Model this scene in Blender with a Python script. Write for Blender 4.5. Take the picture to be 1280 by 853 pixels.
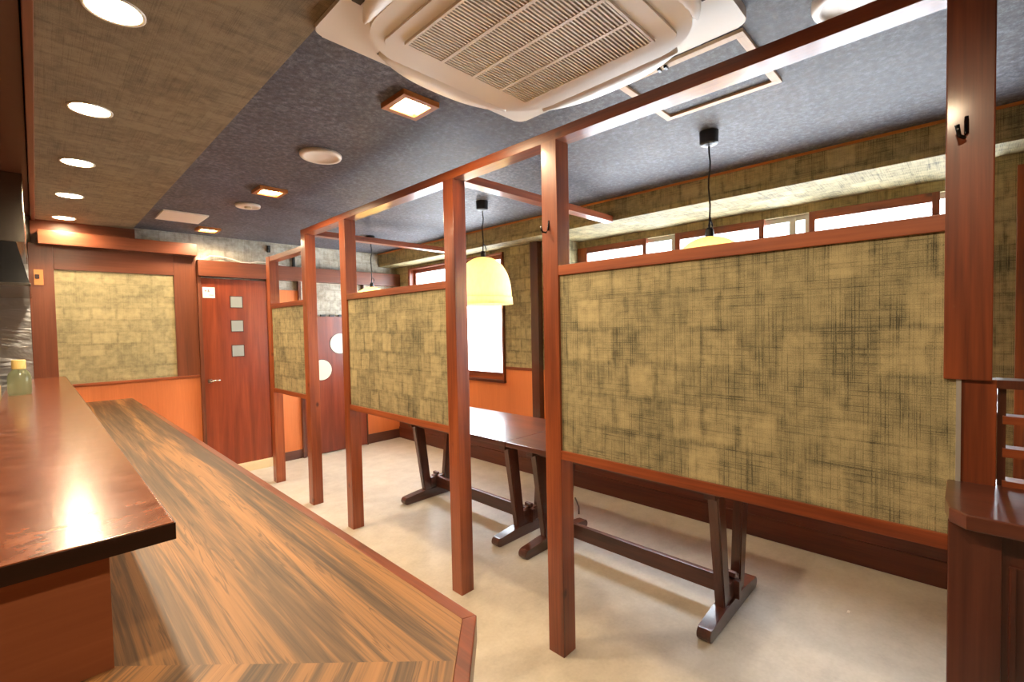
import bpy, bmesh, math, random
from mathutils import Vector, Matrix
random.seed(7)
C = bpy.context.scene.collection
S = bpy.context.scene
for o in list(bpy.data.objects): bpy.data.objects.remove(o)

# ------------------------------------------------------------------ camera
YAW, PITCH, ROLL, FPX = 0.798106, -0.031605, -0.019672, 580.25
cam_d = bpy.data.cameras.new('camera'); cam = bpy.data.objects.new('camera', cam_d); C.objects.link(cam)
cam_d.sensor_width = 36.0; cam_d.lens = FPX / 1280 * 36.0; cam_d.clip_start = 0.02
fw = Vector((math.sin(YAW)*math.cos(PITCH), math.cos(YAW)*math.cos(PITCH), math.sin(PITCH)))
rt = Vector((math.cos(YAW), -math.sin(YAW), 0)); up = rt.cross(fw)
r2 = rt*math.cos(ROLL) + up*math.sin(ROLL); u2 = -rt*math.sin(ROLL) + up*math.cos(ROLL)
m = Matrix((r2, u2, -fw)).transposed().to_4x4(); m.translation = (0, 0, 1.45)
cam.matrix_world = m
S.camera = cam

# ------------------------------------------------------------------ world, daylight, exposure
W = bpy.data.worlds.new('world'); S.world = W; W.use_nodes = True
W.node_tree.nodes['Background'].inputs[0].default_value = (0.86, 0.93, 1.0, 1)
W.node_tree.nodes['Background'].inputs[1].default_value = 5.0
def area(name, loc, direction, sx, sy, power, col):
    d = bpy.data.lights.new(name, 'AREA'); d.shape = 'RECTANGLE'; d.size = sx; d.size_y = sy
    d.energy = power; d.color = col
    o = bpy.data.objects.new(name, d); C.objects.link(o); o.location = loc
    o.rotation_euler = Vector(direction).to_track_quat('-Z', 'Y').to_euler()
    return o
DAY = (0.83, 0.92, 1.0)
area('daylight_near_bay', (4.25, 1.28, 1.75), (-1, 0, -0.12), 2.9, 1.5, 135, DAY)
area('daylight_far_bay', (3.95, 4.2, 1.6), (-1, 0, -0.1), 1.7, 1.4, 80, DAY)
S.view_settings.view_transform = 'Standard'; S.view_settings.look = 'None'
S.view_settings.gamma = 1; S.view_settings.use_curve_mapping = False
S.view_settings.exposure = 0.8

# ------------------------------------------------------------------ materials
def lin(c):
    return tuple((x/12.92 if x <= 0.04045 else ((x+0.055)/1.055)**2.4) for x in c)
class NT:
    def __init__(s, name):
        s.m = bpy.data.materials.new(name); s.m.use_nodes = True
        s.t = s.m.node_tree; s.n = s.t.nodes; s.b = s.n['Principled BSDF']; s.out = s.n['Material Output']
    def node(s, typ, **kw):
        nd = s.n.new(typ)
        for k, v in kw.items():
            if k.startswith('i_'):
                key = k[2:]; key = int(key) if key.isdigit() else key
                s.put(nd.inputs[key], v)
            else: setattr(nd, k, v)
        return nd
    def put(s, sock, v):
        if isinstance(v, bpy.types.NodeSocket): s.t.links.new(v, sock)
        else: sock.default_value = v
    def math(s, op, a, b=0.0, c=0.0, clamp=False):
        nd = s.n.new('ShaderNodeMath'); nd.operation = op; nd.use_clamp = clamp
        s.put(nd.inputs[0], a); s.put(nd.inputs[1], b); s.put(nd.inputs[2], c); return nd.outputs[0]
    def mix(s, f, a, b):
        nd = s.n.new('ShaderNodeMix'); nd.data_type = 'RGBA'
        s.put(nd.inputs[0], f); s.put(nd.inputs[6], a if isinstance(a, bpy.types.NodeSocket) else (*a, 1)); s.put(nd.inputs[7], b if isinstance(b, bpy.types.NodeSocket) else (*b, 1))
        return nd.outputs[2]
    def pos(s):
        g = s.n.new('ShaderNodeNewGeometry'); return g.outputs['Position']
    def scaled(s, v, sc):
        nd = s.n.new('ShaderNodeVectorMath'); nd.operation = 'MULTIPLY'; s.put(nd.inputs[0], v); nd.inputs[1].default_value = sc; return nd.outputs[0]
    def noise(s, v, scale=1, detail=3, rough=0.5, dist=0.0):
        nd = s.n.new('ShaderNodeTexNoise'); s.put(nd.inputs['Vector'], v); nd.inputs['Scale'].default_value = scale
        nd.inputs['Detail'].default_value = detail; nd.inputs['Roughness'].default_value = rough; nd.inputs['Distortion'].default_value = dist
        return nd.outputs['Fac']
    def ramp(s, f, stops):
        nd = s.n.new('ShaderNodeValToRGB'); e = nd.color_ramp.elements
        while len(e) < len(stops): e.new(0.5)
        for el, (p, c) in zip(e, stops):
            el.position = p; el.color = (*c, 1)
        s.put(nd.inputs[0], f); return nd.outputs[0]
    def smooth(s, f, a, b):
        nd = s.n.new('ShaderNodeMapRange'); nd.interpolation_type = 'SMOOTHSTEP'
        s.put(nd.inputs[0], f); nd.inputs[1].default_value = a; nd.inputs[2].default_value = b; return nd.outputs[0]
    def bump(s, h, strength=0.2, dist=0.002):
        nd = s.n.new('ShaderNodeBump'); nd.inputs['Strength'].default_value = strength; nd.inputs['Distance'].default_value = dist
        s.put(nd.inputs['Height'], h); s.t.links.new(nd.outputs[0], s.b.inputs['Normal'])
    def set(s, col=None, rough=None, metal=None, spec=None, coat=None):
        if col is not None: s.put(s.b.inputs['Base Color'], col if isinstance(col, bpy.types.NodeSocket) else (*col, 1))
        if rough is not None: s.put(s.b.inputs['Roughness'], rough)
        if metal is not None: s.b.inputs['Metallic'].default_value = metal
        if spec is not None: s.b.inputs['Specular IOR Level'].default_value = spec
        if coat is not None: s.b.inputs['Coat Weight'].default_value = coat; s.b.inputs['Coat Roughness'].default_value = 0.12
        return s.m
def plain(name, rgb, rough=0.5, metal=0.0, spec=0.5, var=0.12, scale=18):
    t = NT(name); c = lin(rgb)
    n = t.noise(t.pos(), scale, 4)
    return t.set(t.mix(n, tuple(x*(1-var) for x in c), tuple(min(1, x*(1+var)) for x in c)), rough, metal, spec)
def wood(name, dark, mid, light, axis=2, rough=0.3, fine=90, coarse=9, knots=False, coat=0.0, spec=0.5):
    t = NT(name); p = t.pos()
    sc = [1.0, 1.0, 1.0]; sc[axis] = 0.07
    sc2 = [1.0, 1.0, 1.0]; sc2[axis] = 0.03
    a = t.noise(t.scaled(p, tuple(x*coarse for x in sc)), 1, 4, 0.55, 0.6)
    b = t.noise(t.scaled(p, tuple(x*fine for x in sc2)), 1, 3, 0.6)
    f = t.math('ADD', t.math('MULTIPLY', a, 0.7), t.math('MULTIPLY', b, 0.3))
    col = t.ramp(f, [(0.32, lin(dark)), (0.5, lin(mid)), (0.68, lin(light))])
    if knots:
        sk = [6.5, 6.5, 6.5]; sk[axis] = 4.2
        v = t.node('ShaderNodeTexVoronoi'); v.inputs['Scale'].default_value = 1; t.put(v.inputs['Vector'], t.scaled(p, tuple(sk)))
        k = t.smooth(v.outputs['Distance'], 0.13, 0.03)
        col = t.mix(t.math('MULTIPLY', k, 0.8), col, lin((0.2, 0.07, 0.04)))
    t.bump(b, 0.08, 0.001)
    return t.set(col, rough, 0, spec, coat)
def wallpaper(name, u, v, light, mid, dark, bw=0.115, bh=0.13, soft=0.55, line=0.9, rough=0.75):
    t = NT(name); sp = t.node('ShaderNodeSeparateXYZ'); t.put(sp.inputs[0], t.pos())
    U, V = sp.outputs[u], sp.outputs[v]
    uv = t.node('ShaderNodeCombineXYZ'); t.put(uv.inputs[0], U); t.put(uv.inputs[1], V); uv = uv.outputs[0]
    wob = t.noise(uv, 9, 3)
    uvw = t.node('ShaderNodeVectorMath', operation='ADD'); t.put(uvw.inputs[0], uv)
    cw = t.node('ShaderNodeCombineXYZ'); t.put(cw.inputs[0], t.math('MULTIPLY', t.math('SUBTRACT', wob, 0.5), 0.03)); t.put(cw.inputs[1], t.math('MULTIPLY', t.math('SUBTRACT', wob, 0.5), 0.025))
    t.put(uvw.inputs[1], cw.outputs[0])
    def brick(off, w, h, mort):
        b = t.node('ShaderNodeTexBrick', offset=off); t.put(b.inputs['Vector'], uvw.outputs[0])
        b.inputs['Scale'].default_value = 1; b.inputs['Brick Width'].default_value = w; b.inputs['Row Height'].default_value = h
        b.inputs['Mortar Size'].default_value = mort; b.inputs['Mortar Smooth'].default_value = 1.0
        b.inputs['Color1'].default_value = (0.12, 0.12, 0.12, 1); b.inputs['Color2'].default_value = (0.9, 0.9, 0.9, 1); b.inputs['Mortar'].default_value = (0.9, 0.9, 0.9, 1)
        return b.outputs['Color']
    b1 = brick(0.5, bw, bh, 0.016); b2 = brick(0.37, bw*1.7, bh*0.66, 0.008)
    big = t.noise(uv, 4, 3); med = t.noise(uv, 22, 4, 0.6)
    def lines(su, sv):
        c = t.node('ShaderNodeCombineXYZ'); t.put(c.inputs[0], t.math('MULTIPLY', U, su)); t.put(c.inputs[1], t.math('MULTIPLY', V, sv))
        return t.noise(c.outputs[0], 1, 2, 0.6)
    lv = t.smooth(lines(300, 2.6), 0.53, 0.62); lh = t.smooth(lines(2.6, 320), 0.55, 0.64)
    lv2 = t.smooth(lines(420, 9), 0.5, 0.66); lh2 = t.smooth(lines(9, 420), 0.5, 0.66)
    ln = t.math('MAXIMUM', t.math('MAXIMUM', lv, lh), t.math('MULTIPLY', t.math('MAXIMUM', lv2, lh2), 0.55))
    grain = t.noise(uv, 380, 2)
    f = t.math('ADD', t.math('MULTIPLY', b1, 0.32*soft/0.55), t.math('MULTIPLY', b2, 0.12*soft/0.55))
    f = t.math('ADD', f, t.math('MULTIPLY', t.math('SUBTRACT', big, 0.5), 0.45))
    f = t.math('ADD', f, t.math('MULTIPLY', t.math('SUBTRACT', med, 0.5), 0.7))
    f = t.math('ADD', f, t.math('MULTIPLY', t.math('SUBTRACT', grain, 0.5), 0.6))
    wgt = t.math('ADD', 0.20, t.math('MULTIPLY', t.math('MAXIMUM', f, 0.0), 0.62))
    f = t.math('ADD', f, t.math('MULTIPLY', ln, t.math('MULTIPLY', wgt, line)))
    col = t.ramp(f, [(0.02, lin(light)), (0.38, lin(mid)), (0.85, lin(dark))])
    t.bump(t.math('SUBTRACT', 1.0, ln), 0.25, 0.0008)
    return t.set(col, rough, 0, 0.3)
def emit(name, rgb, strength):
    t = NT(name); c = lin(rgb); t.set(c, 0.5); t.b.inputs['Emission Color'].default_value = (*c, 1); t.b.inputs['Emission Strength'].default_value = strength
    return t.m
M = {}
RD, RM, RL = (0.33, 0.14, 0.07), (0.52, 0.25, 0.125), (0.65, 0.34, 0.18)
for i, ax in enumerate('xyz'):
    M['red_'+ax] = wood('reddish_brown_wood_'+ax, RD, RM, RL, i, 0.38, knots=True, coat=0.4)
    M['dark_'+ax] = wood('dark_brown_wood_'+ax, (0.22, 0.11, 0.08), (0.32, 0.165, 0.12), (0.41, 0.22, 0.16), i, 0.3, coat=0.6)
    M['trim_'+ax] = wood('brown_trim_wood_'+ax, (0.34, 0.18, 0.11), (0.43, 0.23, 0.145), (0.51, 0.285, 0.185), i, 0.35)
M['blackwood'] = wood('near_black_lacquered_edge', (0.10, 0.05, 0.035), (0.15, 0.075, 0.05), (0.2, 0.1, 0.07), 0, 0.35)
M['base_y'] = wood('reddish_dark_baseboard', (0.24, 0.10, 0.06), (0.34, 0.15, 0.09), (0.42, 0.20, 0.12), 1, 0.4)
M['door'] = wood('red_door_veneer', (0.42, 0.18, 0.10), (0.51, 0.225, 0.125), (0.59, 0.28, 0.16), 2, 0.3, fine=120, coarse=14)
M['door2'] = wood('red_screen_veneer', (0.38, 0.17, 0.115), (0.46, 0.21, 0.14), (0.54, 0.27, 0.18), 2, 0.3, fine=120, coarse=14)
M['orange'] = wood('orange_wainscot', (0.74, 0.41, 0.22), (0.79, 0.45, 0.245), (0.84, 0.49, 0.275), 2, 0.5, fine=160, coarse=4)
M['riser'] = wood('brown_counter_panel', (0.58, 0.33, 0.21), (0.63, 0.37, 0.235), (0.68, 0.41, 0.265), 0, 0.5, fine=140, coarse=4)
PL, PM, PD = (0.715, 0.655, 0.49), (0.57, 0.53, 0.395), (0.30, 0.285, 0.22)
M['paper_panel'] = wallpaper('woven_paper_panel', 1, 2, PL, PM, PD)
M['paper_right'] = wallpaper('woven_paper_right', 1, 2, PL, PM, PD, 0.14, 0.12)
M['paper_far'] = wallpaper('woven_paper_far', 0, 2, PL, PM, PD, 0.17, 0.105, 0.5, 0.35)
M['paper_grey'] = wallpaper('woven_paper_grey', 0, 2, (0.74, 0.73, 0.68), (0.58, 0.56, 0.51), (0.38, 0.37, 0.34), 0.12, 0.12, 0.35, 0.6)
M['paper_under'] = wallpaper('woven_paper_box_underside', 1, 0, PL, PM, PD, 0.14, 0.12)
M['paper_reveal'] = wallpaper('woven_paper_reveal', 0, 2, PL, PM, PD, 0.14, 0.12)
M['paper_soffit'] = wallpaper('woven_paper_soffit', 0, 1, (0.59, 0.53, 0.42), (0.48, 0.425, 0.335), (0.33, 0.29, 0.23), 0.18, 0.11, 0.34, 0.6)
def ceiling_mat():
    t = NT('slate_mottled_ceiling_paper'); p = t.pos()
    a = t.noise(p, 42, 6, 0.7); b = t.noise(p, 170, 3, 0.6); c = t.noise(p, 4, 3)
    f = t.math('ADD', t.math('MULTIPLY', a, 0.6), t.math('ADD', t.math('MULTIPLY', b, 0.25), t.math('MULTIPLY', c, 0.15)))
    col = t.ramp(f, [(0.37, lin((0.22, 0.225, 0.25))), (0.5, lin((0.34, 0.345, 0.38))), (0.63, lin((0.50, 0.505, 0.545)))])
    h = t.noise(p, 26, 3); col = t.mix(t.smooth(h, 0.42, 0.62), col, t.mix(0.3, col, lin((0.37, 0.34, 0.34))))
    t.bump(b, 0.2, 0.001); return t.set(col, 0.6, 0, 0.3)
M['ceiling'] = ceiling_mat()
def floor_mat():
    t = NT('cream_sheet_floor'); p = t.pos()
    a = t.noise(p, 3.5, 5, 0.6); b = t.noise(p, 60, 3, 0.6); c = t.noise(p, 11, 3, 0.5)
    f = t.math('ADD', t.math('MULTIPLY', a, 0.45), t.math('ADD', t.math('MULTIPLY', b, 0.25), t.math('MULTIPLY', c, 0.3)))
    col = t.ramp(f, [(0.3, lin((0.67, 0.63, 0.57))), (0.5, lin((0.75, 0.71, 0.65))), (0.7, lin((0.81, 0.775, 0.72)))])
    t.bump(b, 0.1, 0.0006); return t.set(col, 0.42, 0, 0.4)
M['floor'] = floor_mat()
def counter_mat(name, ang):
    t = NT(name)
    mp = t.node('ShaderNodeMapping'); t.put(mp.inputs[0], t.pos()); mp.inputs['Rotation'].default_value = (0, 0, ang)
    p = mp.outputs[0]
    big = t.noise(t.scaled(p, (7.5, 0.42, 1)), 1, 2, 0.5, 1.3)
    stripe = t.noise(t.scaled(p, (30, 0.8, 1)), 1, 4, 0.55, 2.2)
    fine = t.noise(t.scaled(p, (150, 2.5, 1)), 1, 3, 0.6, 1.0)
    f = t.math('ADD', t.math('MULTIPLY', big, 0.48), t.math('ADD', t.math('MULTIPLY', stripe, 0.34), t.math('MULTIPLY', fine, 0.18)))
    col = t.ramp(f, [(0.40, lin((0.27, 0.19, 0.12))), (0.475, lin((0.41, 0.295, 0.185))), (0.535, lin((0.56, 0.39, 0.225))), (0.66, lin((0.67, 0.465, 0.27)))])
    v1 = t.noise(t.scaled(p, (16, 0.55, 1)), 1, 3, 0.5, 2.4)
    vein = t.smooth(t.math('ABSOLUTE', t.math('SUBTRACT', v1, 0.5)), 0.02, 0.0)
    col = t.mix(t.math('MULTIPLY', vein, 0.55), col, lin((0.24, 0.165, 0.10)))
    t.bump(fine, 0.04, 0.0005)
    return t.set(col, 0.48, 0, 0.5)
M['counter_a'] = counter_mat('striped_counter_veneer', 0.0)
M['counter_b'] = counter_mat('striped_counter_veneer_turned', math.radians(45))
def lacquer():
    t = NT('worn_brown_lacquer'); p = t.pos()
    a = t.noise(t.scaled(p, (14, 17, 1)), 1, 6, 0.62, 0.2); b = t.noise(p, 240, 2)
    col = t.ramp(a, [(0.32, lin((0.39, 0.19, 0.105))), (0.52, lin((0.47, 0.245, 0.135))), (0.72, lin((0.55, 0.31, 0.185)))])
    r = t.math('ADD', 0.17, t.math('MULTIPLY', a, 0.12))
    t.bump(b, 0.05, 0.0005); return t.set(col, r, 0, 0.28, 0.3)
M['lacquer'] = lacquer()
def steel(name, rgb, rough, wavy=0.0):
    t = NT(name); p = t.pos()
    a = t.noise(t.scaled(p, (2.5, 2.5, 9)), 1, 3, 0.5, 1.5)
    if wavy: t.bump(a, wavy, 0.03)
    return t.set(t.mix(a, tuple(x*0.75 for x in lin(rgb)), lin(rgb)), rough, 1.0)
M['steel'] = steel('brushed_steel', (0.60, 0.58, 0.56), 0.16)
M['steel_blue'] = steel('wavy_polished_steel', (0.74, 0.75, 0.77), 0.3, 0.35)
M['chrome'] = plain('chrome', (0.82, 0.80, 0.78), 0.15, 1.0)
M['black'] = plain('black_plastic', (0.07, 0.065, 0.06), 0.35)
M['blackmetal'] = plain('black_enamel', (0.05, 0.05, 0.055), 0.2)
M['white'] = plain('white_plastic', (0.92, 0.89, 0.84), 0.4, var=0.03)
M['ac'] = plain('ivory_plastic', (0.94, 0.91, 0.86), 0.42, var=0.02, scale=5)
M['ac_dark'] = plain('dark_filter', (0.36, 0.32, 0.27), 0.8)  # filter colour, also the painted shade of the air outlets
M['pale_wood'] = wood('pale_ceiling_frame_wood', (0.74, 0.60, 0.45), (0.82, 0.69, 0.54), (0.88, 0.76, 0.62), 0, 0.5)
M['orange_strip'] = wood('orange_corner_strip', (0.62, 0.36, 0.16), (0.70, 0.43, 0.20), (0.76, 0.5, 0.26), 1, 0.45)
M['cream'] = plain('cream_threshold', (0.84, 0.76, 0.60), 0.4, var=0.05)
M['alu'] = plain('grey_aluminium', (0.78, 0.78, 0.77), 0.35, 0.6, var=0.05)
M['kitchen_ceiling'] = plain('kitchen_ceiling_paint', (0.36, 0.19, 0.12), 0.4)
M['plaster'] = plain('beige_plaster', (0.62, 0.50, 0.36), 0.8)
M['ink'] = plain('sign_ink', (0.25, 0.20, 0.22), 0.6)
M['ink_red'] = plain('sign_ink_red', (0.70, 0.36, 0.38), 0.6)
M['paper_sign'] = plain('sign_card', (0.93, 0.91, 0.89), 0.5, var=0.02)
M['yellow_cap'] = plain('pale_yellow_cap', (0.96, 0.85, 0.55), 0.4, var=0.02)
M['hole'] = plain('switch_hole', (0.18, 0.07, 0.05), 0.5)
M['switch'] = plain('amber_plate', (0.80, 0.50, 0.27), 0.4, var=0.05)
def frosted(name, rgb, trans):
    t = NT(name); c = (*lin(rgb), 1)
    a = t.node('ShaderNodeBsdfTranslucent'); a.inputs[0].default_value = c
    b = t.node('ShaderNodeBsdfTransparent'); b.inputs[0].default_value = c
    mx = t.node('ShaderNodeMixShader'); mx.inputs[0].default_value = trans
    t.t.links.new(a.outputs[0], mx.inputs[1]); t.t.links.new(b.outputs[0], mx.inputs[2])
    g = t.node('ShaderNodeBsdfGlossy'); g.inputs['Roughness'].default_value = 0.15
    m2 = t.node('ShaderNodeMixShader'); m2.inputs[0].default_value = 0.05
    t.t.links.new(mx.outputs[0], m2.inputs[1]); t.t.links.new(g.outputs[0], m2.inputs[2])
    t.t.links.new(m2.outputs[0], t.out.inputs[0]); return t.m
M['frost'] = frosted('frosted_white_glass', (0.97, 0.97, 0.97), 0.55)
M['clear'] = frosted('clear_glass', (0.98, 0.98, 0.98), 0.97)
M['pane_grey'] = plain('frosted_door_pane', (0.58, 0.60, 0.58), 0.25, var=0.05)
M['disc'] = plain('cream_paper_disc', (0.84, 0.80, 0.71), 0.5, var=0.04)
def shade_mat():
    t = NT('cream_fibre_shade'); n = t.noise(t.scaled(t.pos(), (60, 60, 20)), 1, 3)
    col = t.mix(n, lin((0.97, 0.90, 0.70)), lin((0.99, 0.95, 0.82)))
    a = t.node('ShaderNodeBsdfTranslucent'); t.put(a.inputs[0], col); d = t.node('ShaderNodeBsdfDiffuse'); t.put(d.inputs[0], col)
    mx = t.node('ShaderNodeMixShader'); mx.inputs[0].default_value = 0.5
    t.t.links.new(a.outputs[0], mx.inputs[1]); t.t.links.new(d.outputs[0], mx.inputs[2]); t.t.links.new(mx.outputs[0], t.out.inputs[0]); return t.m
M['shade'] = shade_mat()
M['bottle'] = frosted('clear_bottle_glass', (0.84, 0.88, 0.80), 0.65)
M['lamp_round'] = emit('warm_downlight_lens', (1.0, 0.88, 0.66), 45)
M['lamp_square'] = emit('warm_square_lens', (1.0, 0.87, 0.58), 40)
M['bulb'] = emit('warm_bulb', (1.0, 0.88, 0.65), 8)

# ------------------------------------------------------------------ mesh helpers
def BM(): return bmesh.new()
def box(bm, x0, x1, y0, y1, z0, z1, bev=0.0):
    x0, x1 = sorted((x0, x1)); y0, y1 = sorted((y0, y1)); z0, z1 = sorted((z0, z1))
    v = [bm.verts.new((x, y, z)) for x in (x0, x1) for y in (y0, y1) for z in (z0, z1)]
    fs = [bm.faces.new([v[i] for i in q]) for q in ((0,1,3,2),(4,6,7,5),(0,4,5,1),(2,3,7,6),(0,2,6,4),(1,5,7,3))]
    if bev > 0:
        es = list({e for f in fs for e in f.edges})
        bmesh.ops.bevel(bm, geom=es, offset=bev, segments=2, profile=0.7, affect='EDGES')
    return bm
def b1(*a, bev=0.0): return box(BM(), *a, bev=bev)
def prism(bm, poly, a0, a1, axis=2, bev=0.0):
    def P(p, a):
        q = list(p); q.insert(axis, a); return q
    lo = [bm.verts.new(P(p, a0)) for p in poly]; hi = [bm.verts.new(P(p, a1)) for p in poly]
    fs = [bm.faces.new(lo), bm.faces.new(list(reversed(hi)))]; n = len(poly)
    for i in range(n): fs.append(bm.faces.new((lo[i], hi[i], hi[(i+1) % n], lo[(i+1) % n])))
    if bev > 0:
        es = [e for f in fs[:2] for e in f.edges]
        bmesh.ops.bevel(bm, geom=list(set(es)), offset=bev, segments=3, profile=0.6, affect='EDGES')
    bmesh.ops.recalc_face_normals(bm, faces=bm.faces); return bm
def tube(bm, pts, r, n=8):
    pts = [Vector(p) for p in pts]; rings = []
    for i, p in enumerate(pts):
        d = (pts[min(i+1, len(pts)-1)] - pts[max(i-1, 0)]).normalized()
        a = Vector((0, 0, 1)) if abs(d.z) < 0.9 else Vector((1, 0, 0))
        s = d.cross(a).normalized(); t = d.cross(s)
        rr = r[i] if isinstance(r, (list, tuple)) else r
        rings.append([bm.verts.new(p + (s*math.cos(2*math.pi*k/n) + t*math.sin(2*math.pi*k/n))*rr) for k in range(n)])
    for A, B in zip(rings, rings[1:]):
        for k in range(n): bm.faces.new((A[k], A[(k+1) % n], B[(k+1) % n], B[k]))
    bm.faces.new(list(reversed(rings[0]))); bm.faces.new(rings[-1])
    bmesh.ops.recalc_face_normals(bm, faces=bm.faces); return bm
def lathe(bm, prof, cx, cy, n=32, close=True):
    rings = []
    for r, z in prof:
        rings.append([bm.verts.new((cx + r*math.cos(2*math.pi*k/n), cy + r*math.sin(2*math.pi*k/n), z)) for k in range(n)])
    for A, B in zip(rings, rings[1:]):
        for k in range(n): bm.faces.new((A[k], A[(k+1) % n], B[(k+1) % n], B[k]))
    if close:
        bm.faces.new(list(reversed(rings[0]))); bm.faces.new(rings[-1])
    bmesh.ops.recalc_face_normals(bm, faces=bm.faces); return bm
def hexa(bm, lo, hi):
    """lo/hi: four corner points each, same winding"""
    a = [bm.verts.new(p) for p in lo]; b = [bm.verts.new(p) for p in hi]
    bm.faces.new(a); bm.faces.new(list(reversed(b)))
    for i in range(4): bm.faces.new((a[i], b[i], b[(i+1) % 4], a[(i+1) % 4]))
    bmesh.ops.recalc_face_normals(bm, faces=bm.faces); return bm
def rsq(cx, cy, hx, hy, r, n=8):
    out = []
    for sx, sy, a0 in ((1, 1, 0), (-1, 1, 90), (-1, -1, 180), (1, -1, 270)):
        for k in range(n+1):
            a = math.radians(a0 + 90*k/n); out.append((cx + sx*(hx-r) + r*math.cos(a), cy + sy*(hy-r) + r*math.sin(a)))
    return out
def wloc(o):
    v = Vector(o.location)
    while o.parent: o = o.parent; v += o.location
    return v
def obj(name, bm, mat, parent=None, smooth=False):
    me = bpy.data.meshes.new(name)
    if parent is not None: off = wloc(parent)
    else:
        xs = [v.co for v in bm.verts]
        off = Vector(((min(c.x for c in xs)+max(c.x for c in xs))/2, (min(c.y for c in xs)+max(c.y for c in xs))/2, min(c.z for c in xs)))
    bmesh.ops.translate(bm, vec=-off, verts=bm.verts)
    bm.normal_update(); bm.to_mesh(me); bm.free()
    if isinstance(mat, str): mat = M[mat]
    me.materials.append(mat)
    if smooth:
        for p in me.polygons: p.use_smooth = True
    o = bpy.data.objects.new(name, me); C.objects.link(o)
    if parent is not None: o.parent = parent
    else: o.location = off
    return o
def tag(o, label, cat, group=None, kind=None):
    o['label'] = label; o['category'] = cat
    if group: o['group'] = group
    if kind: o['kind'] = kind
    return o
def thing(name, label, cat, loc, group=None, kind=None):
    o = bpy.data.objects.new(name, None); C.objects.link(o); o.location = loc; o.empty_display_size = 0.1
    return tag(o, label, cat, group, kind)
def struct(name, bm, mat, label, cat): return tag(obj(name, bm, mat), label, cat, kind='structure')
def copy_tree(o, delta, parent=None):
    c = o.copy(); C.objects.link(c)
    if parent is None: c.location = Vector(o.location) + Vector(delta)
    else: c.parent = parent
    for ch in list(o.children): copy_tree(ch, delta, c)
    return c

# ------------------------------------------------------------------ setting
ZC = 2.41; YF = 5.40; XR = 3.36; XB = 3.65
struct('floor', b1(-2.4, 3.9, -2.7, 5.6, -0.1, 0.0), 'floor', 'cream mottled sheet floor of the dining room', 'floor')
struct('ceiling', b1(0.0, 3.9, -2.7, 5.6, ZC, ZC+0.1), 'ceiling', 'dark slate blue mottled paper ceiling', 'ceiling')
struct('trim_1', b1(0.03, 0.645, -2.7, YF, ZC-0.018, ZC+0.01), 'paper_soffit', 'brown woven paper ceiling strip above the counter', 'ceiling')
struct('trim_2', b1(0.005, 0.03, -2.7, YF, ZC-0.03, ZC+0.01, bev=0.003), 'trim_y', 'thin wooden edging beside the brown ceiling strip', 'trim')
struct('trim_3', b1(-2.4, 0.005, -2.7, 5.6, ZC, ZC+0.1), 'kitchen_ceiling', 'dark reddish brown kitchen ceiling', 'ceiling')
struct('wall_far', b1(-2.4, 3.9, YF, YF+0.1, 0, ZC), 'paper_grey', 'far wall with grey woven paper above the doors', 'wall')
struct('wall_left', b1(-2.4, -2.3, -2.7, YF, 0, ZC), 'plaster', 'kitchen side wall in beige', 'wall')
struct('wall_back', b1(-2.4, 3.9, -2.7, -2.6, 0, ZC), 'plaster', 'beige wall at the entrance end', 'wall')
# right wall
wr = thing('wall_right', 'right wall with orange wainscot and tan woven paper', 'wall', (XR+0.1, 1.4, 0), kind='structure')
bm = BM()
box(bm, XR, XR+0.1, 2.66, 3.37, 1.03, 2.26); box(bm, XR, XR+0.1, 5.08, YF, 1.03, 2.26)
box(bm, XR, XR+0.1, 3.37, 5.08, 2.2, 2.26)
box(bm, XR, XR+0.1, -2.6, -0.1, 0.4, 2.26)
obj('upper_paper', bm, 'paper_right', wr)
bm = BM()
box(bm, XR, XR+0.1, 2.66, YF, 0.0, 0.878); box(bm, XR, XR+0.1, 2.66, 3.37, 0.878, 1.03); box(bm, XR, XR+0.1, 5.08, YF, 0.878, 1.03)
box(bm, XR, XB+0.15, -0.1, 2.66, 0, 0.95); box(bm, XR, XR+0.1, -2.6, -0.1, 0, 0.4)
obj('wainscot', bm, 'orange', wr)
obj('window_head', b1(XB+0.03, XB+0.15, -0.1, 2.66, 2.18, 2.3), 'paper_right', wr)
bm = BM(); box(bm, XR+0.1, XB+0.15, 2.66, 2.74, 0.95, 2.3); box(bm, XR+0.1, XB+0.15, -0.18, -0.1, 0.95, 2.3)
obj('window_reveal', bm, 'paper_reveal', wr)
obj('window_sill', b1(XR-0.03, XB, -0.1, 2.66, 0.95, 0.975, bev=0.004), 'red_y', wr)
bm = BM(); box(bm, XR-0.012, XR, 2.955, 3.37, 1.012, 1.04, bev=0.003); box(bm, XR-0.012, XR, 5.08, YF, 1.012, 1.04, bev=0.003)
obj('dado_rail', bm, 'red_y', wr)
struct('baseboard_right', box(b1(XR-0.022, XR, -2.6, YF, 0, 0.145, bev=0.004), XR-0.012, XR, -2.6, YF, 0.145, 0.215), 'base_y', 'tall dark brown baseboard under the windows', 'baseboard')
struct('trim_4', b1(XR-0.06, XR+0.01, 2.865, 2.96, 0, 2.25, bev=0.004), 'dark_z', 'dark wooden pillar between the two window bays', 'pillar')
sb = thing('trim_5', 'papered ceiling box running above the windows', 'ceiling box', (3.4, 1.4, 2.245), kind='structure')
obj('face', b1(3.11, 3.12, -2.6, YF, 2.245, ZC), 'paper_right', sb)
obj('underside', b1(3.112, XB+0.15, -2.6, YF, 2.243, 2.262), 'paper_under', sb)
obj('corner_strip', b1(3.098, 3.112, -2.6, YF, ZC-0.014, ZC, bev=0.002), 'orange_strip', sb)

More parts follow.
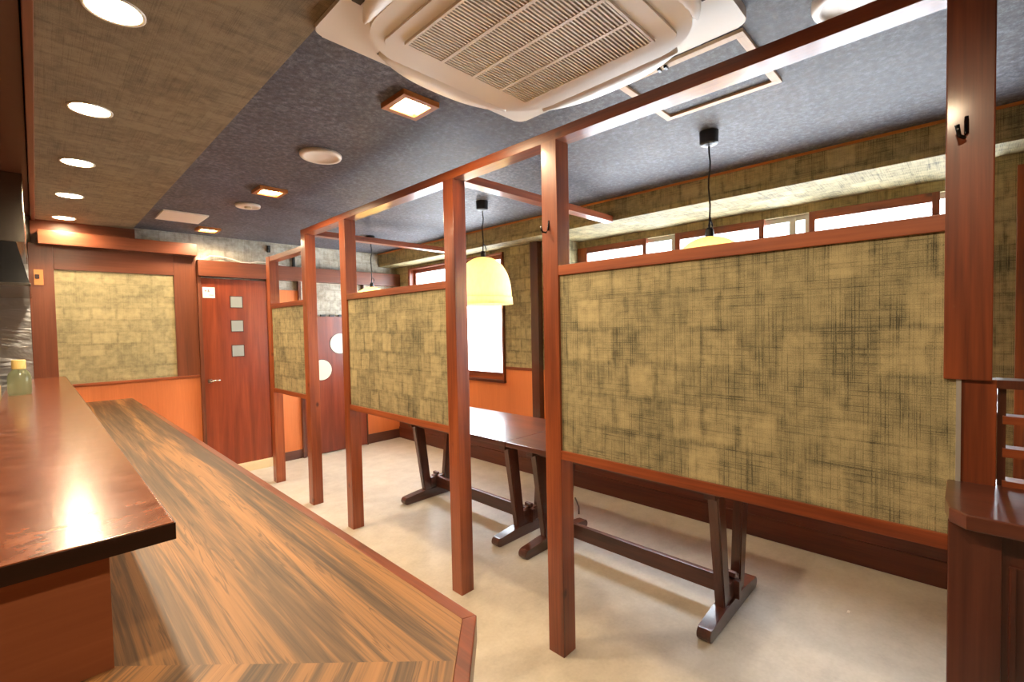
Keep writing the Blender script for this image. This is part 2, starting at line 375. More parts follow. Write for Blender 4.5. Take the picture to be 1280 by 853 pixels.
# windows of the near bay: three wooden sashes inside, aluminium window behind
def sash(name, y0, y1, s0, s1, x, z0, ztop, pane_top, pane_bot, label):
    w = thing(name, label, 'window', (x, (y0+y1)/2, z0), kind='structure')
    obj('stile', b1(x-0.018, x+0.018, y0, y0+s0, z0, ztop, bev=0.002), 'red_z', w)
    obj('stile', b1(x-0.018, x+0.018, y1-s1, y1, z0, ztop, bev=0.002), 'red_z', w)
    obj('rail', b1(x-0.017, x+0.017, y0+s0, y1-s1, pane_top, ztop, bev=0.002), 'red_y', w)
    obj('rail', b1(x-0.017, x+0.017, y0+s0, y1-s1, z0, pane_bot, bev=0.002), 'red_y', w)
    obj('pane', b1(x-0.003, x+0.003, y0+s0, y1-s1, pane_bot, pane_top), 'frost', w)
    return w
XS = XB+0.02
sash('window_1', 0.106, 0.753, 0.034, 0.034, XS, 0.975, 2.178, 2.123, 1.04, 'wooden sash with white frosted pane next to the hooked front post')
sash('window_2', 1.03, 1.69, 0.034, 0.04, XS, 0.975, 2.178, 2.123, 1.04, 'wooden sash with white frosted pane between two narrow clear gaps')
sash('window_3', 1.945, 2.66, 0.034, 0.105, XS, 0.975, 2.178, 2.123, 1.04, 'wooden sash with white frosted pane beside the lit reveal')
aw = thing('window_4', 'grey aluminium window seen in the gaps between wooden sashes', 'window', (XB+0.09, 1.28, 0.975), kind='structure')
for y0, y1 in ((-0.1, -0.06), (0.76, 0.79), (0.845, 0.885), (1.71, 1.75), (2.62, 2.66)):
    obj('mullion', b1(XB+0.07, XB+0.11, y0, y1, 0.975, 2.18), 'alu', aw)
for z0, z1 in ((0.975, 1.02), (2.145, 2.18)):
    obj('rail', b1(XB+0.075, XB+0.105, -0.06, 2.62, z0, z1), 'alu', aw)
for y0, y1 in ((-0.06, 0.845), (0.885, 1.71), (1.75, 2.62)):
    obj('pane', b1(XB+0.088, XB+0.092, y0, y1, 1.02, 2.145), 'clear', aw)
# far bay window
fwn = thing('window_5', 'tall white window in a red wooden frame behind the dome pendant', 'window', (XR+0.04, 4.22, 0.878), kind='structure')
obj('frame', b1(XR-0.025, XR+0.1, 3.37, 3.395, 0.878, 2.21, bev=0.002), 'red_z', fwn)
obj('frame', b1(XR-0.025, XR+0.1, 5.04, 5.08, 0.878, 2.21, bev=0.002), 'red_z', fwn)
obj('frame', b1(XR-0.025, XR+0.1, 3.395, 5.04, 2.19, 2.21, bev=0.002), 'red_y', fwn)
obj('sill', b1(XR-0.035, XR+0.1, 3.365, 5.085, 0.868, 0.895, bev=0.003), 'dark_y', fwn)
for y0, y1 in ((3.395, 4.235), (4.205, 5.04)):
    x = XR+0.025 if y0 < 4 else XR+0.055
    s = obj('sash', box(box(box(b1(x-0.014, x+0.014, y0, y0+0.022, 0.895, 2.19), x-0.014, x+0.014, y1-0.036, y1, 0.895, 2.19), x-0.013, x+0.013, y0, y1, 2.145, 2.19), x-0.013, x+0.013, y0, y1, 0.895, 0.97), 'red_y', fwn)
    obj('pane', b1(x-0.003, x+0.003, y0+0.02, y1-0.03, 0.965, 2.15), 'frost', s)
# dark framed opening past the near post
do = thing('window_6', 'dark wooden framed panel beyond the hooked front post', 'window', (XR, -0.62, 0.0), kind='structure')
obj('frame', b1(XR-0.03, XR+0.01, -0.225, -0.178, 0, 2.18, bev=0.003), 'red_z', do)
obj('frame', b1(XR-0.03, XR+0.01, -1.1, -1.05, 0, 2.18, bev=0.003), 'red_z', do)
obj('frame', b1(XR-0.03, XR+0.01, -1.05, -0.225, 2.13, 2.18, bev=0.003), 'red_y', do)
obj('metal_strip', b1(XR-0.034, XR-0.026, -0.233, -0.226, 0, 2.13), 'alu', do)
obj('panel', b1(XR-0.015, XR+0.005, -1.05, -0.233, 0, 2.13), 'dark_z', do)

# far wall dressing
ft = thing('trim_6', 'dark wooden boards framing the pale papered panel', 'trim', (0.55, YF, 1.03), kind='structure')
obj('board', b1(-0.02, 0.125, YF-0.025, YF, 0, 2.2, bev=0.003), 'trim_z', ft)
obj('board', b1(0.935, 1.118, YF-0.025, YF, 1.03, 2.2, bev=0.003), 'trim_z', ft)
obj('board', b1(0.125, 0.935, YF-0.025, YF, 1.995, 2.2, bev=0.003), 'trim_x', ft)
obj('upper_board', b1(0.0, 0.66, YF-0.02, YF, 2.2, 2.395), 'trim_x', ft)
struct('trim_7', b1(0.125, 0.935, YF-0.012, YF, 1.03, 1.995), 'paper_far', 'pale tan patchwork paper panel above the counter end', 'wall panel')
struct('trim_8', b1(0.04, 1.11, YF-0.13, YF-0.02, 2.185, 2.295, bev=0.004), 'trim_x', 'projecting wooden valance box above the papered panel', 'trim')
wn = thing('trim_9', 'orange wainscot with dado rail and baseboard on far wall', 'wainscot', (1.2, YF, 0), kind='structure')
obj('panel', b1(0.125, 1.118, YF-0.014, YF, 0, 1.015), 'orange', wn)
obj('dado_rail', b1(0.125, 1.118, YF-0.03, YF, 1.012, 1.035, bev=0.004), 'red_x', wn)
obj('panel', b1(1.765, 2.075, YF-0.014, YF, 0.09, 1.9), 'orange', wn)
obj('baseboard', b1(1.765, 2.075, YF-0.022, YF, 0, 0.10, bev=0.003), 'dark_x', wn)
obj('panel', b1(2.87, XR, YF-0.014, YF, 0.10, 1.015), 'orange', wn)
obj('baseboard', b1(2.87, XR, YF-0.022, YF, 0, 0.12, bev=0.003), 'dark_x', wn)
obj('dado_rail', b1(2.87, XR, YF-0.03, YF, 1.012, 1.035, bev=0.004), 'red_x', wn)
struct('trim_10', b1(1.118, XR, YF-0.10, YF, 2.0, 2.155, bev=0.004), 'trim_x', 'long brown header board over the two far doors', 'trim')
# dividing wooden strips on the paper above the header
for x, z0, z1 in ((1.79, 2.30, 2.37), (2.045, 2.165, 2.36)):
    tag(obj('black_bracket', b1(x-0.012, x+0.012, YF-0.03, YF, z0, z1, bev=0.002), 'black'), 'short black bracket high on the grey papered wall' if z0 > 2.2 else 'tall black bracket standing on the brown header board', 'bracket')
# door 1
d1 = thing('door_1', 'red wooden door with three small square panes and lever handle', 'door', (1.445, YF-0.03, 0.085), kind='structure')
obj('leaf', b1(1.148, 1.745, YF-0.045, YF-0.005, 0.085, 1.985, bev=0.003), 'door', d1)
for z in (1.70, 1.455, 1.20):
    fr = obj('pane_frame', b1(1.390, 1.510, YF-0.049, YF-0.043, z-0.008, z+0.117), 'dark_z', d1)
    obj('pane', b1(1.398, 1.502, YF-0.052, YF-0.048, z, z+0.109), 'pane_grey', fr)
hd = obj('handle', tube(BM(), [(1.19, YF-0.045, 0.965), (1.19, YF-0.085, 0.965), (1.20, YF-0.09, 0.966), (1.24, YF-0.092, 0.972), (1.275, YF-0.092, 0.968)], 0.008), 'chrome', d1, True)
obj('rose', b1(1.172, 1.208, YF-0.052, YF-0.043, 0.945, 0.985, bev=0.003), 'chrome', hd)
struct('trim_11', box(b1(1.118, 1.148, YF-0.055, YF, 0, 2.005, bev=0.003), 1.745, 1.77, YF-0.055, YF, 0, 2.005), 'trim_z', 'brown door jambs of the red wooden door', 'door frame')
struct('trim_12', b1(1.148, 1.745, YF-0.10, YF, 0, 0.085, bev=0.004), 'cream', 'cream raised threshold under the red wooden door', 'threshold')
# door 2: wooden screen door with two round windows
d2 = thing('door_2', 'red wooden screen door with two round cream windows', 'door', (2.48, YF-0.03, 0.0), kind='structure')
obj('leaf', b1(2.105, 2.86, YF-0.04, YF-0.01, 0.01, 1.61, bev=0.003), 'door2', d2)
def disc_y(cx, cz, r, y0, y1, n=40):
    return prism(BM(), [(cx + r*math.cos(2*math.pi*k/n), cz + r*math.sin(2*math.pi*k/n)) for k in range(n)], y0, y1, 1)
for cx, cz in ((2.54, 1.285), (2.31, 0.985)):
    rim = obj('round_rim', disc_y(cx, cz, 0.128, YF-0.044, YF-0.036), 'dark_z', d2)
    obj('round_pane', disc_y(cx, cz, 0.118, YF-0.048, YF-0.043), 'disc', rim)
obj('jamb', b1(2.075, 2.105, YF-0.05, YF, 0, 2.005, bev=0.003), 'dark_z', d2)
obj('jamb', b1(2.86, 2.875, YF-0.05, YF, 0, 2.005, bev=0.003), 'dark_z', d2)
for x in (2.345, 2.45, 2.56):
    obj('latch', b1(x-0.028, x+0.028, YF-0.055, YF-0.03, 1.605, 1.63, bev=0.003), 'black', d2)
sg = tag(obj('door_sign', b1(1.158, 1.262, YF-0.050, YF-0.045, 1.79, 1.895), 'paper_sign'), 'small white card sign on the red wooden door', 'sign')
bm = BM()
for a, b, c, d in ((0.022, 0.029, 0.060, 0.078), (0.017, 0.033, 0.067, 0.071)): box(bm, 1.158+a, 1.158+b, YF-0.0515, YF-0.0495, 1.79+c, 1.79+d)
obj('red_mark', bm, 'ink_red', sg)
bm = BM()
for a, b, c, d in ((0.042, 0.058, 0.076, 0.080), (0.048, 0.052, 0.056, 0.082), (0.042, 0.058, 0.066, 0.070), (0.043, 0.046, 0.056, 0.066), (0.055, 0.058, 0.056, 0.066)): box(bm, 1.158+a, 1.158+b, YF-0.0515, YF-0.0495, 1.79+c, 1.79+d)
obj('black_mark', bm, 'ink', sg)
bm = BM()
for k in range(5): box(bm, 1.158+0.055+k*0.008, 1.158+0.060+k*0.008, YF-0.0515, YF-0.0495, 1.79+0.024, 1.79+0.032)
obj('small_text', bm, 'ink', sg)
pts = [(1.12, YF-0.10, 2.160), (1.17, YF-0.09, 2.165), (1.23, YF-0.06, 2.205), (1.32, YF-0.04, 2.212), (1.42, YF-0.06, 2.19), (1.50, YF-0.085, 2.160), (1.58, YF-0.09, 2.160), (1.64, YF-0.07, 2.178), (1.76, YF-0.06, 2.183), (1.95, YF-0.06, 2.160)]
tag(obj('white_cable', tube(BM(), pts, 0.005, 6), 'white', smooth=True), 'white cable lying in waves along the brown header', 'cable')
sw = thing('switch_plate', 'small amber plate with a dark opening on far pillar', 'switch', (0.035, YF-0.03, 1.86))
obj('plate', b1(0.008, 0.062, YF-0.034, YF-0.024, 1.86, 1.985, bev=0.002), 'switch', sw)
obj('opening', b1(0.014, 0.040, YF-0.037, YF-0.033, 1.91, 1.945), 'hole', sw)

# ------------------------------------------------------------------ timber partition
PX, PW = 1.554, 0.084
pt = thing('timber_partition', 'reddish timber partition with posts, beams and three papered panels', 'partition', (PX+PW/2, 2.3, 0))
YP = dict(A=-0.048, B=1.2354, C=1.9281, D=3.1533, E=3.8437, F=4.6801)
def post(y, z0, z1): return obj('post', b1(PX, PX+PW, y, y+PW, z0, z1, bev=0.003), 'red_z', pt)
ZB = 2.233
pA = post(YP['A'], 1.30, ZB+0.005); pB = post(YP['B'], 0, ZB+0.005); pC = post(YP['C'], 0, ZB+0.005); pD = post(YP['D'], 0, ZB+0.005); pE = post(YP['E'], 0, ZB+0.005); pF = post(YP['F'], 0, 2.152)
obj('short_post', b1(PX+0.012, PX+0.072, -0.056, 0.006, 1.04, 1.302, bev=0.002), 'red_z', pt)
obj('top_beam', b1(PX, PX+PW, -0.30, 3.928, ZB, ZB+0.045, bev=0.002), 'red_y', pt)
obj('low_beam', b1(PX+0.004, PX+PW-0.004, 3.92, 4.685, 2.105, 2.150, bev=0.002), 'red_y', pt)
for y in (YP['C'], YP['E']):
    obj('cross_beam', b1(PX+PW-0.002, 3.112, y, y+PW*0.9, ZB, ZB+0.045, bev=0.002), 'red_x', pt)
def panel(y0, y1, zo=0.0):
    inf = obj('panel', b1(PX+0.012, PX+0.042, y0, y1, 0.905, 1.672), 'paper_panel', pt)
    obj('top_rail', b1(PX+0.002, PX+0.052, y0, y1, 1.662, 1.704, bev=0.002), 'red_y', inf)
    obj('bottom_rail', b1(PX+0.002, PX+0.052, y0, y1, 0.874, 0.912, bev=0.002), 'red_y', inf)
    return inf
pn = panel(0.012, YP['B']+0.001); panel(YP['C']+PW-0.001, YP['D']+0.001); panel(YP['E']+PW-0.001, YP['F']+0.001)
obj('edge_strip', b1(PX+0.006, PX+0.046, 0.004, 0.013, 1.045, 1.30), 'alu', pn)
def hook(p, y, z):
    h = obj('coat_hook', tube(BM(), [(PX+0.002, y, z+0.02), (PX-0.006, y, z-0.02), (PX-0.014, y+0.004, z-0.032), (PX-0.030, y+0.012, z-0.030), (PX-0.036, y+0.016, z-0.005)], 0.0045, 8), 'blackmetal', p, True)
hook(pB, YP['B']+0.045, 1.88); hook(pA, 0.0, 1.905)

# ------------------------------------------------------------------ counter
ZK = 0.87
ct = thing('bar_counter', 'long low bar counter with striped wood top and red edging', 'counter', (0.33, 2.9, 0))
P1 = [(-0.02, 1.06), (0.075, 1.06), (0.49, 0.63), (0.572, 0.712), (0.572, YF-0.014), (-0.02, YF-0.014)]
obj('worktop', prism(BM(), P1, ZK-0.045, ZK-0.0005, bev=0.0), 'counter_a', ct)
P2 = [(-0.5, 1.06), (0.075, 1.06), (0.49, 0.63), (-0.25, -0.11), (-0.9, 0.54)]
obj('worktop', prism(BM(), P2, ZK-0.045, ZK-0.0005), 'counter_b', ct)
E1 = [(0.572, 0.712), (0.600, 0.700), (0.600, 4.75), (0.572, 4.75)]
obj('edging', prism(BM(), E1, ZK-0.055, ZK-0.0005, bev=0.003), 'red_y', ct)
E2 = [(0.572, 0.712), (0.600, 0.700), (-0.21, -0.11), (-0.25, -0.11)]
obj('edging', prism(BM(), E2, ZK-0.055, ZK-0.0005, bev=0.003), 'red_y', ct)
obj('edging', b1(0.572, 0.590, 4.75, YF-0.014, ZK-0.05, ZK-0.0005), 'counter_a', ct)
obj('front_panel', b1(0.18, 0.21, 0.85, YF-0.014, 0, ZK-0.045), 'orange', ct)
obj('front_panel', prism(BM(), [(0.18, 0.85), (0.21, 0.85), (-0.35, 0.27), (-0.38, 0.29)], 0, ZK-0.045), 'orange', ct)
obj('back_panel', b1(-0.12, -0.02, 1.065, YF-0.026, 0, ZK-0.0005), 'riser', ct)
sh = thing('serving_shelf', 'raised brown lacquered serving shelf standing on the counter', 'shelf', (0.0, 3.2, ZK))
obj('shelf_top', b1(-0.145, 0.165, 1.03, YF-0.026, 1.075, 1.106, bev=0.003), 'lacquer', sh)
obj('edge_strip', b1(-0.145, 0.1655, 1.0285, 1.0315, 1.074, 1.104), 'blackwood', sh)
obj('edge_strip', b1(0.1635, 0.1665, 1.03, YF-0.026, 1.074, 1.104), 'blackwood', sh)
obj('riser', b1(-0.12, 0.075, 1.055, YF-0.026, ZK-0.0005, 1.0755), 'riser', sh)

# ------------------------------------------------------------------ kitchen seen past the shelf
struct('wall_kitchen', b1(-2.3, -0.02, YF-0.012, YF, 0.9, 2.1), 'steel_blue', 'polished bluish steel wall lining behind the range', 'wall lining')
hd = thing('range_hood', 'steel range hood with black skirt hanging from kitchen ceiling', 'hood', (-0.75, 4.55, 1.75))
obj('duct_box', b1(-1.5, -0.022, 4.0, 5.2, 2.005, ZC, bev=0.003), 'steel', hd)
obj('skirt', hexa(BM(), [(-1.55, 3.95, 1.76), (-0.012, 3.95, 1.76), (-0.012, 5.25, 1.76), (-1.55, 5.25, 1.76)], [(-1.5, 4.0, 2.006), (-0.06, 4.0, 2.006), (-0.06, 5.2, 2.006), (-1.5, 5.2, 2.006)]), 'blackmetal', hd)
obj('lip', b1(-1.555, -0.008, 3.945, 5.255, 1.742, 1.762, bev=0.002), 'steel', hd)
kc = thing('kitchen_worktop', 'steel kitchen worktop behind the serving shelf', 'worktop', (-0.65, 4.0, 0))
obj('top', b1(-1.1, -0.15, 2.2, YF-0.012, 0.98, 1.02, bev=0.003), 'steel', kc)
obj('body', b1(-1.08, -0.17, 2.22, YF-0.012, 0, 0.98), 'steel', kc)
cb = thing('cream_container', 'cream rectangular container with dark base by the bottle', 'container', (-0.24, 3.95, 1.02))
obj('box', b1(-0.40, -0.155, 3.80, 4.12, 1.06, 1.16, bev=0.008), 'cream', cb)
obj('base', b1(-0.39, -0.165, 3.82, 4.10, 1.02, 1.062), 'black', cb)
bt = thing('glass_bottle', 'large clear glass bottle with pale yellow cap on shelf end', 'bottle', (-0.075, 3.98, 1.106))
bx, by, bz = -0.075, 3.98, 1.106
obj('body', lathe(BM(), [(0.045, bz), (0.05, bz+0.01), (0.05, bz+0.10), (0.044, bz+0.125), (0.026, bz+0.150), (0.022, bz+0.158)], bx, by, 28), 'bottle', bt, True)
obj('cap', lathe(BM(), [(0.028, bz+0.150), (0.030, bz+0.155), (0.030, bz+0.200), (0.027, bz+0.204)], bx, by, 24), 'yellow_cap', bt)

# ------------------------------------------------------------------ tables
def dining_table(y0, y1, fy0, fy1, label):
    zt = 0.71; xa, xb = 2.075, 2.80; xc = 2.395
    t = thing('dining_table', label, 'table', (xc, (y0+y1)/2, 0), 'trestle dining tables')
    obj('table_top', b1(xa, xb, y0, y1, zt-0.032, zt, bev=0.005), 'dark_y', t)
    obj('apron', b1(2.20, 2.225, fy0+0.03, fy1-0.03, zt-0.085, zt-0.03), 'dark_y', t)
    obj('apron', b1(2.60, 2.625, fy0+0.03, fy1-0.03, zt-0.085, zt-0.03), 'dark_y', t)
    for fy in (fy0, fy1):
        h = 0.032
        # long foot with rounded tips, tapering up to the middle
        bm = BM(); n = 8; prof = []
        for k in range(n+1): a = math.pi*k/n; prof.append((2.085 - 0.03*math.sin(a), 0.03 - 0.03*math.cos(a)))
        pr = [(2.085, 0.0)] + prof[1:-1] + [(2.085, 0.058), (2.26, 0.075), (2.53, 0.075), (2.685, 0.058)]
        pr += [(2.685 + 0.03*math.sin(math.pi*k/n), 0.03 + 0.03*math.cos(math.pi*k/n)) for k in range(1, n)] + [(2.685, 0.0)]
        obj('foot', prism(bm, pr, fy-h, fy+h, 1, bev=0.006), 'dark_x', t)
        for sx in (-1, 1):   # splayed legs, wider at the top
            xl, xh = xc + sx*0.10, xc + sx*0.175
            bm = hexa(BM(), [(xl-0.036, fy-0.024, 0.07), (xl+0.036, fy-0.024, 0.07), (xl+0.036, fy+0.024, 0.07), (xl-0.036, fy+0.024, 0.07)],
                      [(xh-0.045, fy-0.026, zt-0.075), (xh+0.045, fy-0.026, zt-0.075), (xh+0.045, fy+0.026, zt-0.075), (xh-0.045, fy+0.026, zt-0.075)])
            bmesh.ops.bevel(bm, geom=bm.edges[:], offset=0.006, segments=2, affect='EDGES')
            obj('leg', bm, 'dark_z', t)
        obj('top_bar', b1(2.14, 2.69, fy-0.026, fy+0.026, zt-0.08, zt-0.03, bev=0.004), 'dark_x', t)
        obj('spacer', b1(xc-0.07, xc+0.07, fy-0.022, fy+0.022, 0.07, 0.165, bev=0.004), 'dark_x', t)
        obj('peg', b1(xc-0.012, xc+0.012, fy-0.03, fy+0.03, 0.175, 0.20, bev=0.004), 'dark_z', t)
    obj('stretcher', b1(xc-0.016, xc+0.016, fy0-0.05, fy1+0.05, 0.075, 0.165, bev=0.004), 'dark_y', t)
    return t
dining_table(2.105, 3.38, 2.20, 3.29, 'dark wooden trestle table under the bright white dome pendant')
dining_table(0.76, 2.101, 0.835, 1.955, 'dark wooden trestle table behind the widest papered panel')
tag(obj('floor_cable', tube(BM(), [(3.1, 2.32, 0.006), (2.97, 2.19, 0.006), (2.85, 2.1, 0.007)], 0.006, 6), 'dark_y', smooth=True), 'short dark cable lying on the floor behind the tables', 'cable')
tag(obj('paper_scrap', b1(2.75, 2.775, 0.395, 0.405, 0, 0.003), 'white'), 'tiny pale scrap lying on floor near the baseboard', 'scrap')

# ------------------------------------------------------------------ cabinet with lattice at the right
cb = thing('reception_cabinet', 'dark wooden cabinet with low lattice screen beside the partition', 'cabinet', (1.47, -0.5, 0))
top = [(1.302, -0.006), (1.302, -1.0), (1.64, -1.0), (1.64, 0.028), (1.40, 0.028), (1.335, 0.020)]
obj('cabinet_top', prism(BM(), top, 1.018, 1.05, bev=0.005), 'dark_y', cb)
obj('body', b1(1.345, 1.62, -0.99, 0.022, 0, 1.02), 'dark_z', cb)
obj('stile', b1(1.335, 1.346, -0.058, 0.021, 0, 1.018, bev=0.002), 'dark_z', cb)
obj('stile', b1(1.335, 1.346, -0.99, -0.90, 0, 1.018, bev=0.002), 'dark_z', cb)
dr = obj('door', b1(1.338, 1.346, -0.89, -0.068, 0.06, 0.95, bev=0.002), 'dark_z', cb)
obj('bead', b1(1.333, 1.339, -0.078, -0.070, 0.06, 0.95, bev=0.001), 'dark_z', dr)
lt = obj('lattice_frame', box(box(b1(PX+0.03, PX+0.06, -0.072, -0.058, 1.05, 1.30), PX+0.01, PX+0.075, -1.0, -0.056, 1.282, 1.302), PX+0.03, PX+0.06, -0.99, -0.97, 1.05, 1.3), 'dark_z', cb)
for z0, z1 in ((1.198, 1.217), (1.12, 1.141), (1.05, 1.064)):
    obj('slat', b1(PX+0.02, PX+0.065, -0.97, -0.066, z0, z1, bev=0.001), 'red_y', lt)

# ------------------------------------------------------------------ ceiling fittings
def downlight(y, label, lens='lens', lamp='downlight_lamp'):
    x, z = 0.194, ZC-0.018
    t = thing('round_downlight', label, 'ceiling light', (x, y, z-0.006), 'round downlights above the counter')
    obj('trim_ring', lathe(BM(), [(0.064, z+0.002), (0.074, z+0.001), (0.074, z-0.004), (0.070, z-0.006), (0.064, z-0.003)], x, y, 36, False), 'white', t, True)
    obj(lens, lathe(BM(), [(0.065, z+0.0), (0.065, z-0.003)], x, y, 36), 'lamp_round', t)
    d = bpy.data.lights.new(lamp, 'SPOT'); d.energy = 22; d.color = (1.0, 0.80, 0.56); d.shadow_soft_size = 0.05; d.spot_size = math.radians(172); d.spot_blend = 0.5
    o = bpy.data.objects.new(lamp, d); C.objects.link(o); o.parent = t; o.location = (0, 0, -0.02)
ORD = ('nearest to', 'second from', 'third from', 'fourth from', 'fifth from', 'sixth from', 'seventh from', 'eighth from')
NM = {5: ('downlight_lens_offscreen', 'counter_downlight_offscreen'), 6: ('downlight_glass_offscreen', 'counter_end_downlight_offscreen')}
for k in range(7):   # the last two of the row lie above and behind the photographer
    downlight(1.776 + 0.851*(4-k), 'round warm downlight over the counter, %s the pale papered panel' % ORD[k], *NM.get(k, ()))
def square_light(y, label):
    x, z = 1.15, ZC; r, q = 0.088, 0.062
    t = thing('square_downlight', label, 'ceiling light', (x, y, z-0.02), 'square downlights in the slate ceiling')
    for sx in (-1, 1):
        obj('frame_bar', b1(x+sx*q, x+sx*r, y-r, y+r, z-0.022, z+0.001, bev=0.002), 'orange_strip', t)
        obj('frame_bar', b1(x-q, x+q, y+sx*q, y+sx*r, z-0.022, z+0.001, bev=0.002), 'orange_strip', t)
    obj('lens', b1(x-q, x+q, y-q, y+q, z-0.006, z+0.001), 'lamp_square', t)
    d = bpy.data.lights.new('square_lamp', 'SPOT'); d.energy = 24; d.color = (1.0, 0.78, 0.52); d.shadow_soft_size = 0.05; d.spot_size = math.radians(172); d.spot_blend = 0.5
    o = bpy.data.objects.new('square_lamp', d); C.objects.link(o); o.parent = t; o.location = (0, 0, -0.01)
square_light(1.70, 'square warm downlight in a wooden frame close to the air conditioner')
square_light(3.40, 'square warm downlight in a wooden frame between the two round cream discs')
square_light(5.03, 'square warm downlight in a wooden frame in front of the red door')
def round_cover(name, x, y, r, h, label, cat, step):
    z = ZC
    t = thing(name, label, cat, (x, y, z-h))
    obj('cover', lathe(BM(), [(r, z+0.001), (r, z-h*0.6), (r*0.96, z-h), (r*0.78, z-h), (r*0.74, z-h*0.8), (r*0.3, z-h*0.85)], x, y, 40), 'white', t, True)
    if step: obj('hub', lathe(BM(), [(r*0.28, z-h*0.8), (r*0.28, z-h*1.5), (r*0.2, z-h*1.7)], x, y, 24), 'disc', t)
round_cover('ceiling_speaker', 1.125, 2.53, 0.108, 0.018, 'round cream ceiling cover between two square downlights', 'ceiling cover', False)
round_cover('smoke_detector', 1.16, 3.90, 0.085, 0.018, 'small round cream ceiling disc with ridges', 'smoke detector', True)
round_cover('ceiling_speaker', 1.715, 0.235, 0.112, 0.03, 'round white dome cover on ceiling beside the top beam', 'ceiling cover', False)
vn = thing('ceiling_vent', 'flat white rectangular ceiling vent plate', 'vent', (0.88, 4.63, ZC-0.01))
obj('plate', b1(0.725, 1.03, 4.445, 4.815, ZC-0.012, ZC+0.001, bev=0.003), 'white', vn)
# access hatch
hx0, hx1, hy0, hy1 = 1.645, 2.105, 0.525, 1.005
ht = thing('ceiling_hatch', 'square ceiling hatch outlined by pale wooden strips', 'hatch', (1.875, 0.765, ZC-0.012))
w = 0.030
for a in ((hx0, hx0+w, hy0, hy1), (hx1-w, hx1, hy0, hy1), (hx0+w, hx1-w, hy0, hy0+w), (hx0+w, hx1-w, hy1-w, hy1)):
    obj('frame_strip', b1(*a, ZC-0.012, ZC+0.001, bev=0.002), 'pale_wood', ht)
obj('hatch_panel', b1(hx0+w, hx1-w, hy0+w, hy1-w, ZC-0.003, ZC+0.001), 'ceiling', ht)
obj('latch', box(b1(hx0+0.002, hx0+0.022, 0.79, 0.80, ZC-0.022, ZC-0.01), hx0+0.002, hx0+0.022, 0.815, 0.825, ZC-0.022, ZC-0.01), 'blackmetal', ht)

# air conditioner cassette
ax, ay = 1.108, 0.975
ac = thing('air_conditioner', 'ivory four-way cassette air conditioner in the slate ceiling', 'air conditioner', (ax, ay, 2.34))
obj('base_plate', prism(BM(), rsq(ax, ay, 0.475, 0.49, 0.035, 6), 2.378, ZC+0.001, bev=0.006), 'ac', ac)
obj('inner_body', prism(BM(), rsq(ax, ay, 0.392, 0.402, 0.17, 12), 2.346, 2.38, bev=0.012), 'ac', ac)
gf = obj('grille_frame', prism(BM(), rsq(ax, ay, 0.325, 0.335, 0.03, 6), 2.338, 2.352, bev=0.004), 'ac', ac)
obj('filter', b1(ax-0.268, ax+0.268, ay-0.268, ay+0.268, 2.3365, 2.340), 'ac_dark', ac)
NS = 44; pitch = 0.536/NS
sm = None
for k in range(NS):
    y = ay - 0.268 + pitch*(k+0.5)
    if sm is None:
        o = obj('slat', b1(ax-0.268, ax+0.268, y-0.0026, y+0.0026, 2.330, 2.337), 'ac', gf); sm = o; y00 = y
    else:
        o = sm.copy(); C.objects.link(o); o.location = (0, y-y00, 0)
for k in range(1, 4):
    x = ax - 0.268 + 0.536*k/4
    obj('rib', b1(x-0.006, x+0.006, ay-0.268, ay+0.268, 2.329, 2.3372), 'ac', gf)
obj('grille_rim', box(box(box(b1(ax-0.276, ax-0.268, ay-0.276, ay+0.276, 2.329, 2.34), ax+0.268, ax+0.276, ay-0.276, ay+0.276, 2.329, 2.34), ax-0.268, ax+0.268, ay+0.268, ay+0.276, 2.329, 2.34), ax-0.268, ax+0.268, ay-0.276, ay-0.268, 2.329, 2.34), 'ac', gf)
def flap(ang):
    bm = BM(); n = 16; L = 0.29; rows = []
    for i in range(n+1):
        s = -1 + 2*i/n; wd = 0.068*(1-abs(s)**2.6) + 0.008
        rows.append([(L*s, 0.400-wd*0.6, 2.352), (L*s, 0.400+wd*0.35, 2.342), (L*s, 0.400+wd, 2.346), (L*s, 0.400+wd*0.95, 2.353), (L*s, 0.400-wd*0.5, 2.362)])
    vs = [[bm.verts.new(p) for p in r] for r in rows]; q = 5
    for A, B in zip(vs, vs[1:]):
        for k in range(q): bm.faces.new((A[k], A[(k+1) % q], B[(k+1) % q], B[k]))
    bm.faces.new(vs[0]); bm.faces.new(list(reversed(vs[-1])))
    bmesh.ops.recalc_face_normals(bm, faces=bm.faces)
    bmesh.ops.rotate(bm, verts=bm.verts, cent=(0, 0, 0), matrix=Matrix.Rotation(ang, 3, 'Z')); bmesh.ops.translate(bm, verts=bm.verts, vec=(ax, ay, 0))
    o = obj('flap', bm, 'ac', ac, True)
    bm = BM(); box(bm, -0.27, 0.27, 0.425, 0.452, 2.3765, 2.381)
    bmesh.ops.rotate(bm, verts=bm.verts, cent=(0, 0, 0), matrix=Matrix.Rotation(ang, 3, 'Z')); bmesh.ops.translate(bm, verts=bm.verts, vec=(ax, ay, 0))
    obj('slot_shade_strip', bm, 'ac_dark', ac)  # dark strip laid on the plate for the shade inside the air outlet
for k in range(4): flap(math.pi/2*k)

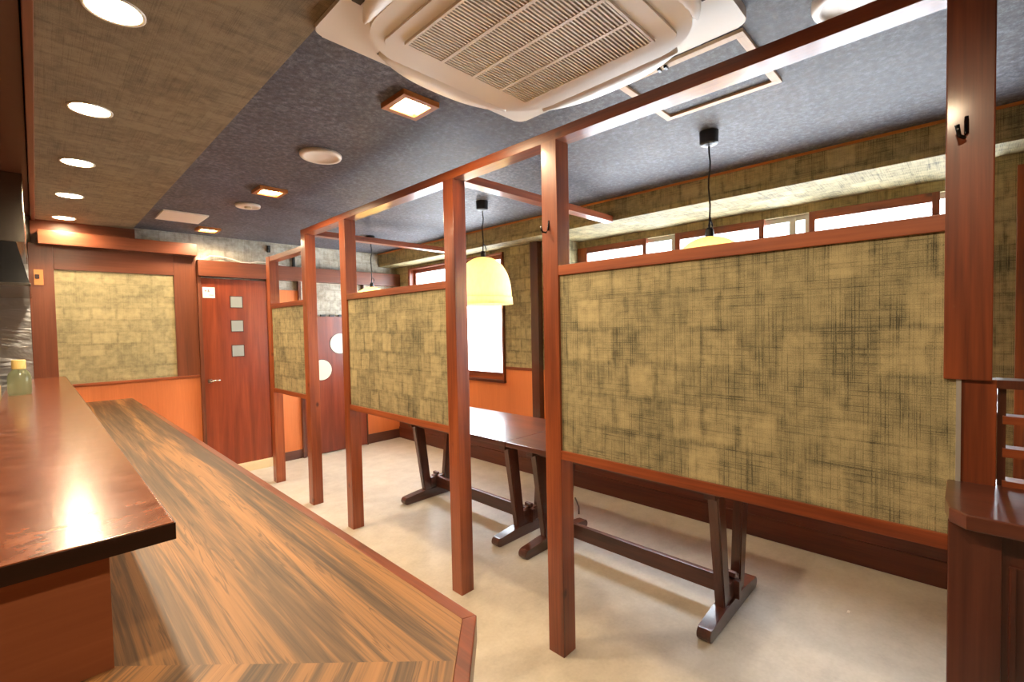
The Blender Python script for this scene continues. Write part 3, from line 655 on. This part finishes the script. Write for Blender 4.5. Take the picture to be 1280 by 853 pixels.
# ------------------------------------------------------------------ pendants
def pendant(x, y, ztop, label, power):
    t = thing('pendant_lamp', label, 'pendant lamp', (x, y, ztop-0.36), 'dome pendants above the tables')
    obj('ceiling_cap', lathe(BM(), [(0.046, ZC+0.001), (0.044, ZC-0.06), (0.036, ZC-0.066), (0.012, ZC-0.072)], x, y, 28), 'black', t)
    pts = [(x + 0.006*math.sin(k*0.9)*(k < 5), y + 0.004*math.cos(k*1.3)*(0 < k < 9), ZC-0.06 + (ztop+0.03-ZC+0.06)*k/10) for k in range(11)]
    cd = obj('cord', tube(BM(), pts, 0.0045, 6), 'black', t, True)
    zc = ztop + 0.07
    loop = [(x + 0.014 + 0.016*math.cos(a), y + 0.004*math.sin(2*a), zc + 0.028*math.sin(a)) for a in [2*math.pi*k/14 for k in range(15)]]
    obj('cord_loop', tube(BM(), loop, 0.004, 6), 'black', cd, True)
    obj('socket', lathe(BM(), [(0.012, ztop+0.045), (0.02, ztop+0.035), (0.022, ztop-0.06), (0.018, ztop-0.065)], x, y, 20), 'black', t)
    R = 0.212; prof = []
    for k in range(15):
        a = math.radians(6 + 84*k/14); prof.append((R*math.sin(a)**0.9, ztop-0.31 + 0.31*math.cos(a)**0.85 if k < 14 else ztop-0.31))
    outer = [(0.02, ztop)] + prof
    bm = BM(); lathe(bm, outer + [(R-0.004, ztop-0.31)] + [(max(0.018, r-0.004), z-0.004) for r, z in reversed(outer[:-1])], x, y, 48, False)
    s = obj('shade', bm, 'shade', t, True)
    obj('shade_band', lathe(BM(), [(R+0.001, ztop-0.305), (R+0.006, ztop-0.31), (R+0.010, ztop-0.365), (R+0.006, ztop-0.365), (R-0.002, ztop-0.31)], x, y, 48, False), 'shade', s, True)
    obj('bulb', lathe(BM(), [(0.015, ztop-0.06), (0.03, ztop-0.09), (0.037, ztop-0.12), (0.03, ztop-0.15), (0.012, ztop-0.165)], x, y, 20), 'bulb', t, True)
    d = bpy.data.lights.new('pendant_bulb_light', 'POINT'); d.energy = power; d.color = (1.0, 0.88, 0.68); d.shadow_soft_size = 0.04
    o = bpy.data.objects.new('pendant_bulb_light', d); C.objects.link(o); o.parent = t; o.location = (0, 0, 0.36-0.20)
pendant(2.405, 0.93, 1.885, 'cream dome pendant over the table behind the widest panel', 12)
pendant(2.42, 2.65, 1.985, 'bright white dome pendant hanging in front of the tall window', 12)
pendant(2.45, 4.40, 1.885, 'cream dome pendant on short cord nearest the red screen door', 12)
